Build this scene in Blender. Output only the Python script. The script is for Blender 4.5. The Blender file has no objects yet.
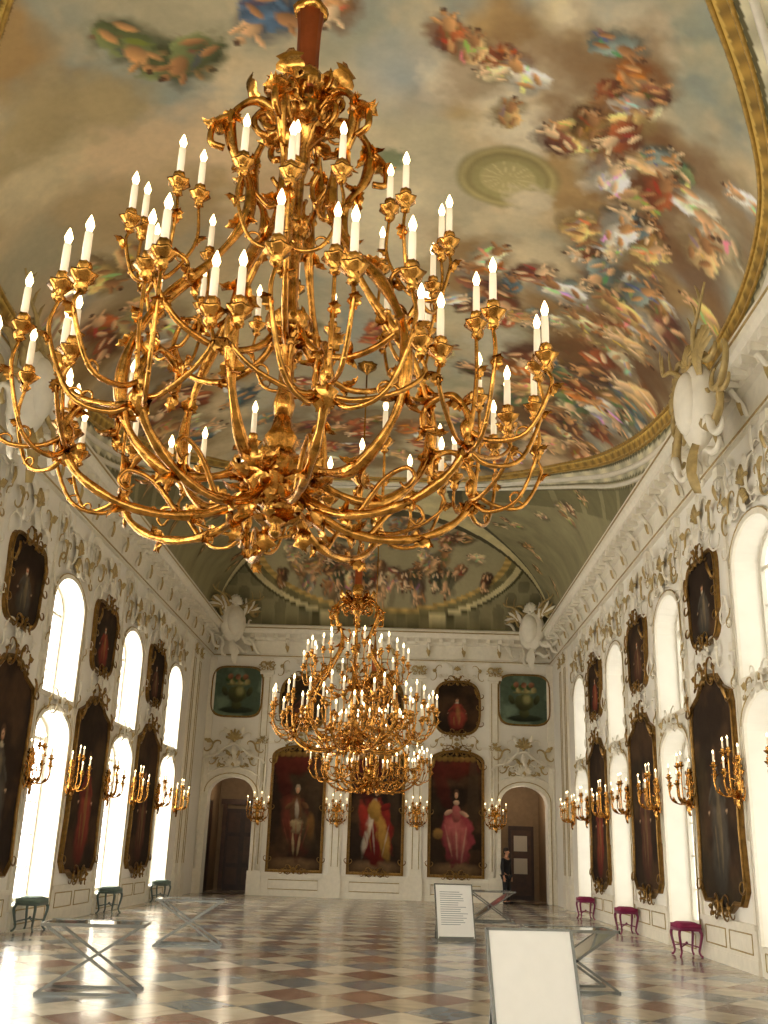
import bpy, math, random
import numpy as np
from mathutils import Vector, Matrix
random.seed(7); np.random.seed(7)
HW=6.22; D=36.3; YB=-3.2; ZC=9.3; RISE=3.3
BAY=5.22
WIN_Y=[30.74-BAY*k for k in range(7)]
PAINT_Y=[28.13-BAY*k for k in range(4)]
scene=bpy.context.scene
try: scene.view_settings.view_transform='Standard'
except Exception: pass
COL=bpy.context.collection

# ------------------------------------------------------------ helpers
def lin(h):
    h=h.lstrip('#'); c=[int(h[i:i+2],16)/255 for i in (0,2,4)]
    return tuple(((x/12.92) if x<=0.04045 else ((x+0.055)/1.055)**2.4) for x in c)
def mat(name,color,rough=0.6,metal=0.0,var=0.12,scale=6.0,emit=None,estr=0,bump=0.0,attr=None,detail=4,spec=None):
    m=bpy.data.materials.new(name); m.use_nodes=True
    nt=m.node_tree; b=nt.nodes['Principled BSDF']
    b.inputs['Roughness'].default_value=rough; b.inputs['Metallic'].default_value=metal
    if spec is not None: b.inputs['Specular IOR Level'].default_value=spec
    tc=nt.nodes.new('ShaderNodeTexCoord'); no=nt.nodes.new('ShaderNodeTexNoise')
    no.inputs['Scale'].default_value=scale; no.inputs['Detail'].default_value=detail
    nt.links.new(tc.outputs['Object'],no.inputs['Vector'])
    if attr:
        a=nt.nodes.new('ShaderNodeVertexColor'); a.layer_name=attr
        mx=nt.nodes.new('ShaderNodeMix'); mx.data_type='RGBA'; mx.blend_type='MULTIPLY'
        mx.inputs[0].default_value=1
        rp=nt.nodes.new('ShaderNodeMapRange'); rp.inputs[3].default_value=1-var; rp.inputs[4].default_value=1+var
        nt.links.new(no.outputs['Fac'],rp.inputs[0])
        nt.links.new(a.outputs['Color'],mx.inputs[6]); nt.links.new(rp.outputs[0],mx.inputs[7])
        nt.links.new(mx.outputs[2],b.inputs['Base Color'])
    else:
        c=lin(color) if isinstance(color,str) else color
        rp=nt.nodes.new('ShaderNodeValToRGB')
        rp.color_ramp.elements[0].position=.3; rp.color_ramp.elements[1].position=.7
        rp.color_ramp.elements[0].color=(*[max(0,x*(1-var)) for x in c],1)
        rp.color_ramp.elements[1].color=(*[min(1,x*(1+var)) for x in c],1)
        nt.links.new(no.outputs['Fac'],rp.inputs[0]); nt.links.new(rp.outputs[0],b.inputs['Base Color'])
    if emit:
        b.inputs['Emission Color'].default_value=(*lin(emit),1); b.inputs['Emission Strength'].default_value=estr
    if bump:
        bp=nt.nodes.new('ShaderNodeBump'); bp.inputs['Strength'].default_value=bump; bp.inputs['Distance'].default_value=.02
        nt.links.new(no.outputs['Fac'],bp.inputs['Height']); nt.links.new(bp.outputs['Normal'],b.inputs['Normal'])
    return m

def catmull(pts,n=6):
    P=[Vector(p) for p in pts]; P=[P[0]*2-P[1]]+P+[P[-1]*2-P[-2]]; o=[]
    for i in range(1,len(P)-2):
        for k in range(n):
            t=k/n; a,b,c,d=P[i-1],P[i],P[i+1],P[i+2]
            o.append(0.5*((2*b)+(c-a)*t+(2*a-5*b+4*c-d)*t*t+(3*b-a-3*c+d)*t**3))
    o.append(P[-2].copy()); return o

class MB:
    def __init__(s): s.v=[];s.f=[];s.m=[];s.s=[]
    def add(s,vs,fs,mi=0,sm=True):
        o=len(s.v); s.v+=[tuple(v) for v in vs]; s.f+=[tuple(i+o for i in f) for f in fs]
        s.m+=[mi]*len(fs); s.s+=[sm]*len(fs)
    def box(s,x0,x1,y0,y1,z0,z1,mi=0,M=None):
        v=[Vector((x,y,z)) for z in (z0,z1) for y in (y0,y1) for x in (x0,x1)]
        if M: v=[M@q for q in v]
        s.add(v,[(0,2,3,1),(4,5,7,6),(0,1,5,4),(2,6,7,3),(0,4,6,2),(1,3,7,5)],mi,False)
    def bar(s,a,b,w,t,mi=0):
        a=Vector(a);b=Vector(b);d=b-a;q=d.to_track_quat('Z','Y').to_matrix().to_4x4()
        s.box(-w/2,w/2,-t/2,t/2,0,d.length,mi,Matrix.Translation(a)@q)
    def tube(s,pts,rad,n=6,mi=0,closed=False,ysc=1.0):
        P=[Vector(p) for p in pts]; m=len(P)
        if not hasattr(rad,'__len__'): rad=[rad]*m
        vs=[];N=None
        for i in range(m):
            if closed: t=P[(i+1)%m]-P[i-1]
            else: t=P[min(i+1,m-1)]-P[max(i-1,0)]
            if t.length<1e-9: t=Vector((0,0,1))
            t.normalize()
            if N is None:
                N=Vector((0,1,0)) if abs(t.y)<.9 else Vector((1,0,0))
            N=(N-t*N.dot(t))
            if N.length<1e-6: N=t.orthogonal()
            N.normalize(); B=t.cross(N)
            for k in range(n):
                a=2*math.pi*k/n
                vs.append(P[i]+(N*math.cos(a)*ysc+B*math.sin(a))*rad[i])
        fs=[]
        for i in range(m if closed else m-1):
            j=(i+1)%m
            for k in range(n):
                fs.append((i*n+k,i*n+(k+1)%n,j*n+(k+1)%n,j*n+k))
        if not closed:
            fs.append(tuple(range(n-1,-1,-1))); fs.append(tuple((m-1)*n+k for k in range(n)))
        s.add(vs,fs,mi)
    def lathe(s,prof,n=16,c=(0,0,0),mi=0,lobes=0,amp=0.1):
        vs=[];fs=[]
        for (r,z) in prof:
            for k in range(n):
                a=2*math.pi*k/n; rr=r*(1+(amp*math.cos(lobes*a) if lobes else 0))
                vs.append((c[0]+rr*math.cos(a),c[1]+rr*math.sin(a),c[2]+z))
        for i in range(len(prof)-1):
            for k in range(n):
                fs.append((i*n+k,i*n+(k+1)%n,(i+1)*n+(k+1)%n,(i+1)*n+k))
        fs.append(tuple(range(n-1,-1,-1))); fs.append(tuple((len(prof)-1)*n+k for k in range(n)))
        s.add(vs,fs,mi)
    def ball(s,c,r,mi=0,n=8,m=6):
        if not hasattr(r,'__len__'): r=(r,r,r)
        vs=[];fs=[]
        for i in range(m+1):
            p=math.pi*i/m
            for k in range(n):
                a=2*math.pi*k/n
                vs.append((c[0]+r[0]*math.sin(p)*math.cos(a),c[1]+r[1]*math.sin(p)*math.sin(a),c[2]-r[2]*math.cos(p)))
        for i in range(m):
            for k in range(n):
                fs.append((i*n+k,i*n+(k+1)%n,(i+1)*n+(k+1)%n,(i+1)*n+k))
        s.add(vs,fs,mi)
    def merge(s,o,M=None,mi=None):
        s.add([ (M@Vector(v)) if M else v for v in o.v],o.f,0)
        k=len(o.f); s.m[-k:]=o.m if mi is None else [mi]*k; s.s[-k:]=o.s
    def mesh(s,name,mats):
        me=bpy.data.meshes.new(name); me.from_pydata(s.v,[],s.f)
        for m in mats: me.materials.append(m)
        me.polygons.foreach_set('material_index',s.m); me.polygons.foreach_set('use_smooth',s.s)
        me.update(); return me

def obj(name,me,parent=None,M=None,label=None,cat=None,group=None,kind=None):
    o=bpy.data.objects.new(name,me); COL.objects.link(o)
    if parent: o.parent=parent
    if M is not None: o.matrix_local=M
    if label: o['label']=label
    if cat: o['category']=cat
    if group: o['group']=group
    if kind: o['kind']=kind
    return o
def clone(src,M,label=None):
    """copy thing and all its parts, sharing mesh data"""
    def rec(o,par):
        c=o.copy(); COL.objects.link(c)
        if par: c.parent=par; c.matrix_parent_inverse=o.matrix_parent_inverse.copy()
        for ch in list(o.children): rec(ch,c)
        return c
    c=rec(src,None); c.matrix_local=M
    if label: c['label']=label
    return c

def plate(outer,holes,y0,y1):
    cu=bpy.data.curves.new('t','CURVE'); cu.dimensions='2D'; cu.fill_mode='BOTH'; cu.extrude=abs(y1-y0)/2
    for lp in [outer]+holes:
        sp=cu.splines.new('POLY'); sp.points.add(len(lp)-1); sp.use_cyclic_u=True
        for i,p in enumerate(lp): sp.points[i].co=(p[0],p[1],0,1)
    o=bpy.data.objects.new('t',cu); COL.objects.link(o)
    dg=bpy.context.evaluated_depsgraph_get(); me=bpy.data.meshes.new_from_object(o.evaluated_get(dg))
    v=[(q.co.x,q.co.z+(y0+y1)/2,q.co.y) for q in me.vertices]; f=[tuple(p.vertices) for p in me.polygons]
    bpy.data.objects.remove(o); bpy.data.curves.remove(cu); bpy.data.meshes.remove(me)
    mb=MB(); mb.add(v,f,0,False); return mb

def arch(cx,w,z0,zs,rise,n=14):
    p=[(cx-w/2,z0),(cx+w/2,z0)]
    for i in range(n+1):
        a=math.pi*i/n; p.append((cx+w/2*math.cos(a),zs+rise*math.sin(a)))
    return p
def rect(x0,x1,z0,z1): return [(x0,z0),(x1,z0),(x1,z1),(x0,z1)]
def superell(cx,cz,a,b,p=2.6,n=40,fn=None):
    o=[]
    for i in range(n):
        t=2*math.pi*i/n; c,s_=math.cos(t),math.sin(t)
        k=fn(t) if fn else 1
        o.append((cx+a*k*math.copysign(abs(c)**(2/p),c),cz+b*k*math.copysign(abs(s_)**(2/p),s_)))
    return o
def scale_out(pts,t):
    cx=(min(p[0] for p in pts)+max(p[0] for p in pts))/2; cz=(min(p[1] for p in pts)+max(p[1] for p in pts))/2
    w=(max(p[0] for p in pts)-min(p[0] for p in pts))/2; h=(max(p[1] for p in pts)-min(p[1] for p in pts))/2
    return [(cx+(p[0]-cx)*(w+t)/w,cz+(p[1]-cz)*(h+t)/h) for p in pts]
def loop3(pts,y): return [(p[0],y,p[1]) for p in pts]

def scroll_pts(cx,cz,size,ang,kind='C',n=30,total=8.2):
    P=[];th=0;x=z=0;ds=2/n;base=total/4
    for i in range(n+1):
        t=-1+2*i/n
        P.append((x,z)); k=base*(1+5*t**4)
        if kind=='S' and t<0: k=-k
        th+=k*ds; x+=math.cos(th)*ds; z+=math.sin(th)*ds
    P=np.array(P); P-=(P.max(0)+P.min(0))/2; P/=max(P.max(0)-P.min(0)); P*=size
    c,s_=math.cos(ang),math.sin(ang)
    return [(cx+p[0]*c-p[1]*s_,cz+p[0]*s_+p[1]*c) for p in P]
def scroll(mb,cx,cz,size,ang,kind='C',r=.03,y=-.04,mi=0,n=26,bul=.04):
    P=scroll_pts(cx,cz,size,ang,kind,n)
    m=len(P); R=[r*(.35+.65*(1-(2*i/(m-1)-1)**2)) for i in range(m)]
    mb.tube([(p[0],y-bul*(1-(2*i/(m-1)-1)**2),p[1]) for i,p in enumerate(P)],R,5,mi)
def leaf(mb,x,z,ang,L,w,y=-.03,mi=0,lift=.05):
    c,s_=math.cos(ang),math.sin(ang); vs=[];fs=[]; n=6
    for i in range(n+1):
        t=i/n; ww=w*math.sin(math.pi*min(1,t*.95+.05))**.7*(1+.25*math.cos(t*14)); l=L*t
        yy=y-lift*math.sin(t*2.6)
        bx=x+c*l-s_*(.15*L*t*t); bz=z+s_*l+c*(.15*L*t*t)
        for k,o in ((-1,0),(0,-.25*w-.01),(1,0)):
            vs.append((bx-s_*k*ww/2,yy+o,bz+c*k*ww/2))
    for i in range(n):
        a=i*3
        fs+=[(a,a+1,a+4,a+3),(a+1,a+2,a+5,a+4)]
    mb.add(vs,fs,mi)
def shell(mb,x,z,r,y=-.04,mi=0,n=7,up=1,spread=2.4):
    for i in range(n):
        a=math.pi/2*up+(i/(n-1)-.5)*spread
        l=r*(1-.18*abs(i/(n-1)-.5)*2)
        P=[(x+math.cos(a)*l*t,y-.06*r*8*math.sin(t*2.6)*.3,z+math.sin(a)*l*t) for t in (0,.35,.7,1)]
        mb.tube(P,[r*.05,r*.1,r*.14,r*.1],5,mi)
    mb.ball((x,y-.03,z),(r*.18,r*.15,r*.18),mi)
def ornament(mb,cx,cz,w,h,y=-.04,mi=0,seed=0,rr=.025,mi2=None):
    rnd=random.Random(seed)
    if mi2 is None: mi2=mi
    for s_ in (-1,1):
        def X(v): return cx+s_*v
        def sc(dx,dz,size,ang,kind,r,q):
            P=scroll_pts(dx,dz,size,ang,kind,22); m=len(P)
            mb.tube([(cx+s_*p[0],y-.03*(1-(2*i/(m-1)-1)**2),cz+p[1]) for i,p in enumerate(P)],[r*(.35+.65*(1-(2*i/(m-1)-1)**2)) for i in range(m)],5,q)
        sc(w*.2,h*.08,w*.34,rnd.uniform(-.3,.5),'C',rr,mi2)
        sc(w*.4,-h*.08,w*.3,rnd.uniform(-.6,.2),'S',rr*.85,mi)
        sc(w*.24,-h*.3,h*.36,rnd.uniform(1,2),'C',rr*.7,mi2)
        leaf(mb,X(w*.1),cz+h*.25,math.pi/2-s_*.5,h*.3,w*.09,y,mi2)
        leaf(mb,X(w*.4),cz+h*.02,math.pi/2-s_*1.1,h*.28,w*.08,y,mi)
        leaf(mb,X(w*.3),cz-h*.2,-math.pi/2+s_*.6,h*.3,w*.08,y,mi2)
    shell(mb,cx,cz+h*.1,h*.34,y,mi)
    leaf(mb,cx,cz-h*.05,-math.pi/2,h*.42,w*.12,y,mi2)

# value noise
_g=np.random.RandomState(3).rand(64,64)
def vnoise(x,y):
    xi=np.floor(x).astype(int);yi=np.floor(y).astype(int);fx=x-xi;fy=y-yi
    fx=fx*fx*(3-2*fx);fy=fy*fy*(3-2*fy)
    a=_g[xi%64,yi%64];b=_g[(xi+1)%64,yi%64];c=_g[xi%64,(yi+1)%64];d=_g[(xi+1)%64,(yi+1)%64]
    return (a*(1-fx)+b*fx)*(1-fy)+(c*(1-fx)+d*fx)*fy
def fbm(x,y,o=5):
    r=0;a=.5
    for i in range(o):
        r=r+a*vnoise(x+i*17.3,y+i*5.7); x=x*2.03;y=y*2.03;a*=.5
    return r/.97
def mixc(C,mask,col):
    C[...]=C*(1-mask[...,None])+np.array(col)*mask[...,None]
class Painter:
    """colours painted into a rectangular plan grid: X,Z are 2-D coordinate arrays"""
    def __init__(s,xs,zs):
        s.xs=xs;s.zs=zs; s.X,s.Z=np.meshgrid(xs,zs,indexing='ij'); s.C=np.zeros(s.X.shape+(3,))
    def win(s,cx,cz,r):
        i0=np.searchsorted(s.xs,cx-r);i1=np.searchsorted(s.xs,cx+r);j0=np.searchsorted(s.zs,cz-r);j1=np.searchsorted(s.zs,cz+r)
        return slice(i0,i1),slice(j0,j1)
    def ell(s,cx,cz,rx,rz,ang,col,soft=.25,op=1.0,shade=.0,wob=.0):
        w=s.win(cx,cz,max(rx,rz)*1.3)
        X=s.X[w]-cx;Z=s.Z[w]-cz
        if X.size==0: return
        c,sn=math.cos(ang),math.sin(ang); u=(X*c+Z*sn)/rx;v=(-X*sn+Z*c)/rz
        d=np.sqrt(u*u+v*v)
        if wob: d=d+wob*(fbm(s.X[w]*3/max(rx,rz)+cx*7,s.Z[w]*3/max(rx,rz)+cz*3,3)-.5)*2
        m=np.clip((1-d)/soft,0,1)*op
        cc=np.array(col)
        if shade:
            k=1+shade*np.clip(v*.8+u*.3,-1,1)
            C=s.C[w]; C[...]=C*(1-m[...,None])+np.clip(cc*k[...,None],0,1)*m[...,None]
        else: mixc(s.C[w],m,cc)
SKIN=[lin('#dcb080'),lin('#cc9860'),lin('#e6c69a'),lin('#a8784a')]
CLOTH=[lin(c) for c in ('#a4562a','#c07630','#7d4424','#dcba74','#7c8880','#ecdfc2','#8e6a34','#66744c','#bd9c66','#7c4a34','#cdac78','#56686c','#f1e8d2','#96502a','#9e8e60','#d6c498','#e9d8ae','#6a4426')]
def fig(P,x,y,size,ang,rnd,cloth=None,skin=None):
    """small baroque painted figure: drapery, torso, limbs, head"""
    sk=skin or rnd.choice(SKIN); cl=cloth or rnd.choice(CLOTH)
    def loc(dx,dy):
        c,s=math.cos(ang),math.sin(ang); return x+size*(dx*c-dy*s),y+size*(dx*s+dy*c)
    dk=tuple(v*.4 for v in cl)
    p=loc(-.1,-.05); P.ell(*p,size*.48,size*.32,ang+rnd.uniform(-.5,.5),dk,.45,.75,wob=.4)
    p=loc(-.18,.0); P.ell(*p,size*.34,size*.22,ang+rnd.uniform(-.6,.6),cl,.25,1,.8,wob=.45)
    for k in range(4):
        p=loc(-.2+rnd.uniform(-.18,.18),rnd.uniform(-.14,.14)); P.ell(*p,size*.18,size*.045,ang+rnd.uniform(-1.2,1.2),tuple(min(1,v*rnd.choice((.5,1.5))) for v in cl),.5,.8,0,wob=.4)
    p=loc(-.26,.13); P.ell(*p,size*.22,size*.12,ang+rnd.uniform(-1,1),tuple(min(1,v*1.35) for v in cl),.35,.9,.7,wob=.5)
    for k in range(2):
        a=rnd.uniform(-.7,.7); p=loc(-.3,.1-k*.2); P.ell(*p,size*.15,size*.055,ang+a,sk,.4,1,.7,wob=.2)
    p=loc(.05,.02); P.ell(*p,size*.17,size*.115,ang+rnd.uniform(-.3,.3),sk,.35,1,.7,wob=.2)
    for k in (-1,1):
        a=rnd.uniform(.3,1.3)*k; p=loc(.17,.12*k); P.ell(*p,size*.12,size*.042,ang+a,sk,.4,1,.7,wob=.2)
    p=loc(.27,.03); P.ell(*p,size*.065,size*.06,ang,sk,.3,1,.4)
    p=loc(.31,.045); P.ell(*p,size*.05,size*.045,ang,lin('#4a2c18'),.3,.9)

def canvas_mesh(name,outline,res,paintfn,material,y=-.03):
    x0=min(p[0] for p in outline);x1=max(p[0] for p in outline);z0=min(p[1] for p in outline);z1=max(p[1] for p in outline)
    nx=max(4,int((x1-x0)/res));nz=max(4,int((z1-z0)/res))
    P=Painter(np.linspace(x0,x1,nx),np.linspace(z0,z1,nz)); paintfn(P,(x0+x1)/2,(z0+z1)/2,(x1-x0)/2,(z1-z0)/2)
    cx=(P.X[:-1,:-1]+P.X[1:,1:])/2; cz_=(P.Z[:-1,:-1]+P.Z[1:,1:])/2
    ins=np.zeros(cx.shape,bool); n=len(outline)
    for i in range(n):
        ax,az=outline[i];bx,bz=outline[(i+1)%n]
        if az==bz: continue
        c=((az>cz_)!=(bz>cz_))&(cx<(bx-ax)*(cz_-az)/(bz-az)+ax); ins^=c
    idx=np.arange(nx*nz).reshape(nx,nz)
    I,J=np.nonzero(ins)
    F=np.stack([idx[I,J],idx[I+1,J],idx[I+1,J+1],idx[I,J+1]],1)
    V=np.stack([P.X.ravel(),np.full(nx*nz,y),P.Z.ravel()],1)
    used=np.unique(F); remap=-np.ones(nx*nz,int); remap[used]=np.arange(len(used))
    me=bpy.data.meshes.new(name); me.from_pydata(V[used].tolist(),[],remap[F].tolist()); me.materials.append(material)
    at=me.color_attributes.new('paint','FLOAT_COLOR','POINT')
    C=np.ones((len(used),4)); C[:,:3]=np.clip(P.C.reshape(-1,3)[used],0,1); at.data.foreach_set('color',C.ravel().astype(np.float32))
    return me

# ------------------------------------------------------------ materials
M_WALL=mat('plaster_white','#eae5d8',.7,var=.03,scale=3)
M_TRIM=mat('stucco_cream','#e6dfcd',.6,var=.05,scale=8)
M_GILT=mat('gilding_soft','#ae9660',.5,metal=.15,var=.22,scale=12)
M_GOLD=mat('gilt_bronze','#bf8a42',.2,metal=1,var=.55,scale=16,bump=.3)
M_GOLD2=mat('gilt_frame','#866634',.38,metal=.8,var=.35,scale=10)
M_FRAME=mat('fresco_frame_gilt','#b8954c',.4,metal=.5,var=.25,scale=10)
M_BROWN=mat('gilt_shield','#9a7c4c',.55,metal=.1,var=.3,scale=5)
M_CANDLE=mat('candle_cream','#efe2c6',.5,var=.03,emit='#ffe9c4',estr=.22)
M_BULB=mat('bulb_glow','#fff1cf',.3,var=0,emit='#ffe0a4',estr=9)
M_PANEL=mat('pane_left','#ffffff',.5,var=0,emit='#fffaf0',estr=9.5)
M_PANER=mat('pane_right','#e8e8e4',.5,var=0,emit='#fdfbf4',estr=2.0)
M_WFRAME=mat('window_paint','#cfc9ba',.5,var=.03)
M_PAINT=mat('painted_plaster','#fff',.75,attr='paint',var=.10,scale=9)
M_CANVAS=mat('oil_canvas','#fff',.85,attr='paint',var=.25,scale=8,spec=.15)
M_DARKWOOD=mat('dark_wood','#3a2417',.4,var=.3,scale=5)
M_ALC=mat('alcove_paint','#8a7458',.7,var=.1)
M_STAND=mat('stand_white','#f4f3ee',.35,var=.02)
M_STEEL=mat('brushed_steel','#7f817e',.25,metal=.9,var=.1)
M_GREY=mat('stand_text_grey','#8d9096',.6,var=.1)
M_PINK=mat('magenta_lacquer','#7d1f4a',.35,var=.1)
M_PINKS=mat('magenta_velvet','#862048',.8,var=.15)
M_SAGE=mat('sage_lacquer','#4f5f57',.4,var=.1)
M_SAGES=mat('sage_velvet','#66786d',.8,var=.15)
M_SUIT=mat('black_suit','#14141a',.75,var=.2)
M_SKIN=mat('skin','#c9926f',.5,var=.05)
M_HAIR=mat('hair_dark','#2a1c12',.6,var=.2)
def glass_mat():
    m=mat('clear_acrylic','#dfe8e4',.08,var=.02); b=m.node_tree.nodes['Principled BSDF']
    b.inputs['Transmission Weight'].default_value=.95; b.inputs['IOR'].default_value=1.2; return m
M_GLASS=glass_mat()
# floor
def floor_mat():
    m=bpy.data.materials.new('marble_floor'); m.use_nodes=True; nt=m.node_tree; N=nt.nodes; L=nt.links; b=N['Principled BSDF']
    tc=N.new('ShaderNodeTexCoord'); sp=N.new('ShaderNodeSeparateXYZ'); L.new(tc.outputs['Object'],sp.inputs[0])
    def mth(op,a,b_=None,c=None):
        n=N.new('ShaderNodeMath'); n.operation=op
        for i,v in enumerate((a,b_,c)):
            if v is None: continue
            if isinstance(v,(int,float)): n.inputs[i].default_value=v
            else: L.new(v,n.inputs[i])
        return n.outputs[0]
    X=mth('MULTIPLY',sp.outputs[0],1/.86); Y=mth('MULTIPLY',sp.outputs[1],1/1.05)
    u=mth('ADD',X,Y); v=mth('SUBTRACT',Y,X)
    fu=mth('FLOOR',u); fv=mth('FLOOR',v)
    idx=mth('FLOORED_MODULO',mth('ADD',fu,fv),4)
    ramp=N.new('ShaderNodeValToRGB'); ramp.color_ramp.interpolation='CONSTANT'
    e=ramp.color_ramp.elements; e[0].position=0; e[0].color=(*lin('#cdc4b0'),1)
    e[1].position=.2; e[1].color=(*lin('#7f888c'),1)
    q=e.new(.45); q.color=(*lin('#bdb19a'),1)
    q=e.new(.7); q.color=(*lin('#937668'),1)
    L.new(mth('DIVIDE',idx,4),ramp.inputs[0])
    no=N.new('ShaderNodeTexNoise'); no.inputs['Scale'].default_value=2.2; no.inputs['Detail'].default_value=8; no.inputs['Distortion'].default_value=1.5
    L.new(tc.outputs['Object'],no.inputs['Vector'])
    wn=N.new('ShaderNodeTexWhiteNoise'); cb=N.new('ShaderNodeCombineXYZ'); L.new(fu,cb.inputs[0]); L.new(fv,cb.inputs[1]); L.new(cb.outputs[0],wn.inputs['Vector'])
    k=mth('ADD',mth('MULTIPLY',no.outputs['Fac'],.5),mth('ADD',mth('MULTIPLY',wn.outputs['Value'],.35),.48))
    mx=N.new('ShaderNodeMix'); mx.data_type='RGBA'; mx.blend_type='MULTIPLY'; mx.inputs[0].default_value=1
    L.new(ramp.outputs[0],mx.inputs[6]); L.new(k,mx.inputs[7])
    def joint(a):
        f=mth('FRACT',a); return mth('MINIMUM',f,mth('SUBTRACT',1,f))
    j=mth('LESS_THAN',mth('MINIMUM',joint(u),joint(v)),.012)
    m2=N.new('ShaderNodeMix'); m2.data_type='RGBA'; L.new(mth('MULTIPLY',j,.5),m2.inputs[0]); L.new(mx.outputs[2],m2.inputs[6]); m2.inputs[7].default_value=(.16,.13,.11,1)
    L.new(m2.outputs[2],b.inputs['Base Color'])
    L.new(mth('ADD',mth('MULTIPLY',no.outputs['Fac'],.18),.09),b.inputs['Roughness'])
    b.inputs['Specular IOR Level'].default_value=.55
    return m
M_FLOOR=floor_mat()

# ------------------------------------------------------------ wall frames (local x along wall, -y into room)
def WL(y=0,z=0): return Matrix.Translation((-HW,y,z))@Matrix.Rotation(math.pi/2,4,'Z')
def WR(y=0,z=0): return Matrix.Translation((HW,y,z))@Matrix.Rotation(-math.pi/2,4,'Z')
def WE(x=0,z=0): return Matrix.Translation((x,D,z))
TRIM=[0]
def trim(me,M=None):
    TRIM[0]+=1
    return obj('trim_%d'%TRIM[0],me,M=M,kind='structure')

# floor
mb=MB(); mb.box(-HW-.6,HW+.6,YB-.5,D+4.2,-.1,0); obj('floor',mb.mesh('floor',[M_FLOOR]),kind='structure')

# ------------------------------------------------------------ side walls
LOW=lambda cx:arch(cx,2.0,.42,3.55,.5); UP=lambda cx:arch(cx,1.9,4.35,6.15,.6)
for side,W in (('left',WL),('right',WR)):
    sg=1 if side=='left' else -1
    holes=[]
    for wy in WIN_Y:
        if wy-1.1>YB: holes+=[LOW(sg*wy),UP(sg*wy)]
    outer=rect(*( (YB,D+.5) if sg>0 else (-D-.5,-YB)),0,ZC+.2)
    p=plate(outer,holes,0,.55)
    obj('wall_'+side,p.mesh('wall_'+side,[M_WALL]),M=W(),kind='structure')
# windows
wn=0
def window_mesh(pane):
    mb=MB()
    for f,(w,z0,zs,rise) in ((LOW,(2.0,.42,3.55,.5)),(UP,(1.9,4.35,6.15,.6))):
        o=arch(0,w,z0,zs,rise)
        mb.merge(plate(o,[],.50,.52),mi=1)
        inn=scale_out(o,-.07); mb.merge(plate(o,[inn],.40,.48),mi=0)
        mb.box(-.03,.03,.42,.48,z0,zs+rise-.02,0)
        k=5 if f is LOW else 3
        for i in range(1,k): mb.box(-w/2+.03,w/2-.03,.44,.48,z0+(zs-z0)*i/k-.016,z0+(zs-z0)*i/k+.016,0)
        mb.box(-w/2,w/2,.42,.48,zs-.035,zs+.035,0)
    return mb.mesh('window',[M_WFRAME,pane])
wmL=window_mesh(M_PANEL); wmR=window_mesh(M_PANER)
for W,me in ((WL,wmL),(WR,wmR)):
    for wy in WIN_Y:
        if wy-1.1<YB: continue
        wn+=1; obj('window_%d'%wn,me,M=W(wy),kind='structure')
def bay_window_trim():
    mb=MB()
    for o,t in ((LOW(0),.09),(UP(0),.09)):
        out=scale_out(o,t); mb.merge(plate(out,[o],-.05,.0),mi=0)
        out2=scale_out(o,t+.01)
        mb.tube(loop3(out2[1:],-.05)[0:],.014,5,1)
    ornament(mb,0,7.25,1.9,.9,-.06,1,11,.028,0)
    shell(mb,0,6.95,.3,-.08,1,9)
    ornament(mb,0,4.17,1.5,.32,-.07,1,5,.02,0)
    mb.tube(loop3(rect(-.85,.85,6.95,7.75),-.03),.014,4,0,closed=True)
    for s in (-1,1):
        scroll(mb,s*.8,7.75,.5,s*.8,'S',.022,-.05,0)
        leaf(mb,s*.5,7.7,math.pi/2-s*.4,.4,.12,-.05,0)
        scroll(mb,s*1.12,6.5,.35,1.5,'C',.018,-.05,0)
        scroll(mb,s*.95,6.95,.4,s*.9,'C',.022,-.06,1)
    mb.box(-.95,.95,-.06,0,.0,.42,0); mb.tube(loop3(rect(-.8,.8,.1,.34),-.065),.012,4,1,closed=True)
    return mb.mesh('trim_bay',[M_TRIM,M_GILT])
def bay_pier_trim():
    mb=MB()
    mb.box(-1.42,1.42,-.05,0,0,.2,0); mb.box(-1.40,1.40,-.035,0,.2,.62,0); mb.box(-1.43,1.43,-.07,0,.62,.70,0)
    mb.tube(loop3(rect(-1.2,-.1,.27,.55),-.04),.012,4,1,closed=True); mb.tube(loop3(rect(.1,1.2,.27,.55),-.04),.012,4,1,closed=True)
    for s in (-1,1):
        x=s*1.42
        mb.box(x-.055,x+.055,-.05,0,.7,8.0,0)
        mb.box(x-.1,x+.1,-.09,0,4.86,5.0,0)
        mb.tube([(x,-.06,1.9),(x,-.07,3.0),(x,-.06,4.6)],.018,5,0)
        for z in (4.4,5.4,7.4):
            scroll(mb,x,z,.30,1.57*s,'S',.016,-.06,1); leaf(mb,x,z+.12,1.57,.28,.09,-.06,0)
            shell(mb,x,z-.12,.14,-.06,0,5)
        mb.box(x-.13,x+.13,-.12,0,7.85,8.05,0)
        for k in (-1,1): scroll(mb,x+k*.1,7.7,.2,0,'C',.02,-.1,0)
        leaf(mb,x,7.45,1.57,.3,.12,-.1,1)
    ornament(mb,0,7.45,1.9,.95,-.05,1,21,.028,0)
    ornament(mb,0,4.98,1.7,.42,-.06,0,4,.022,0)
    for s in (-1,1):
        scroll(mb,s*.95,6.9,.55,s*1.1,'C',.022,-.05,0)
        scroll(mb,s*1.08,5.6,.45,s*1.9,'S',.018,-.05,0)
    return mb.mesh('trim_bay',[M_TRIM,M_GILT])
tw=bay_window_trim(); tp=bay_pier_trim()
for W in (WL,WR):
    for wy in WIN_Y[:5]: trim(tw,W(wy))
    for py in PAINT_Y: trim(tp,W(py))
mb=MB()
for x in (-.45,.45): mb.box(x-.22,x+.22,-.07,0,0,8.1,0)
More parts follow.
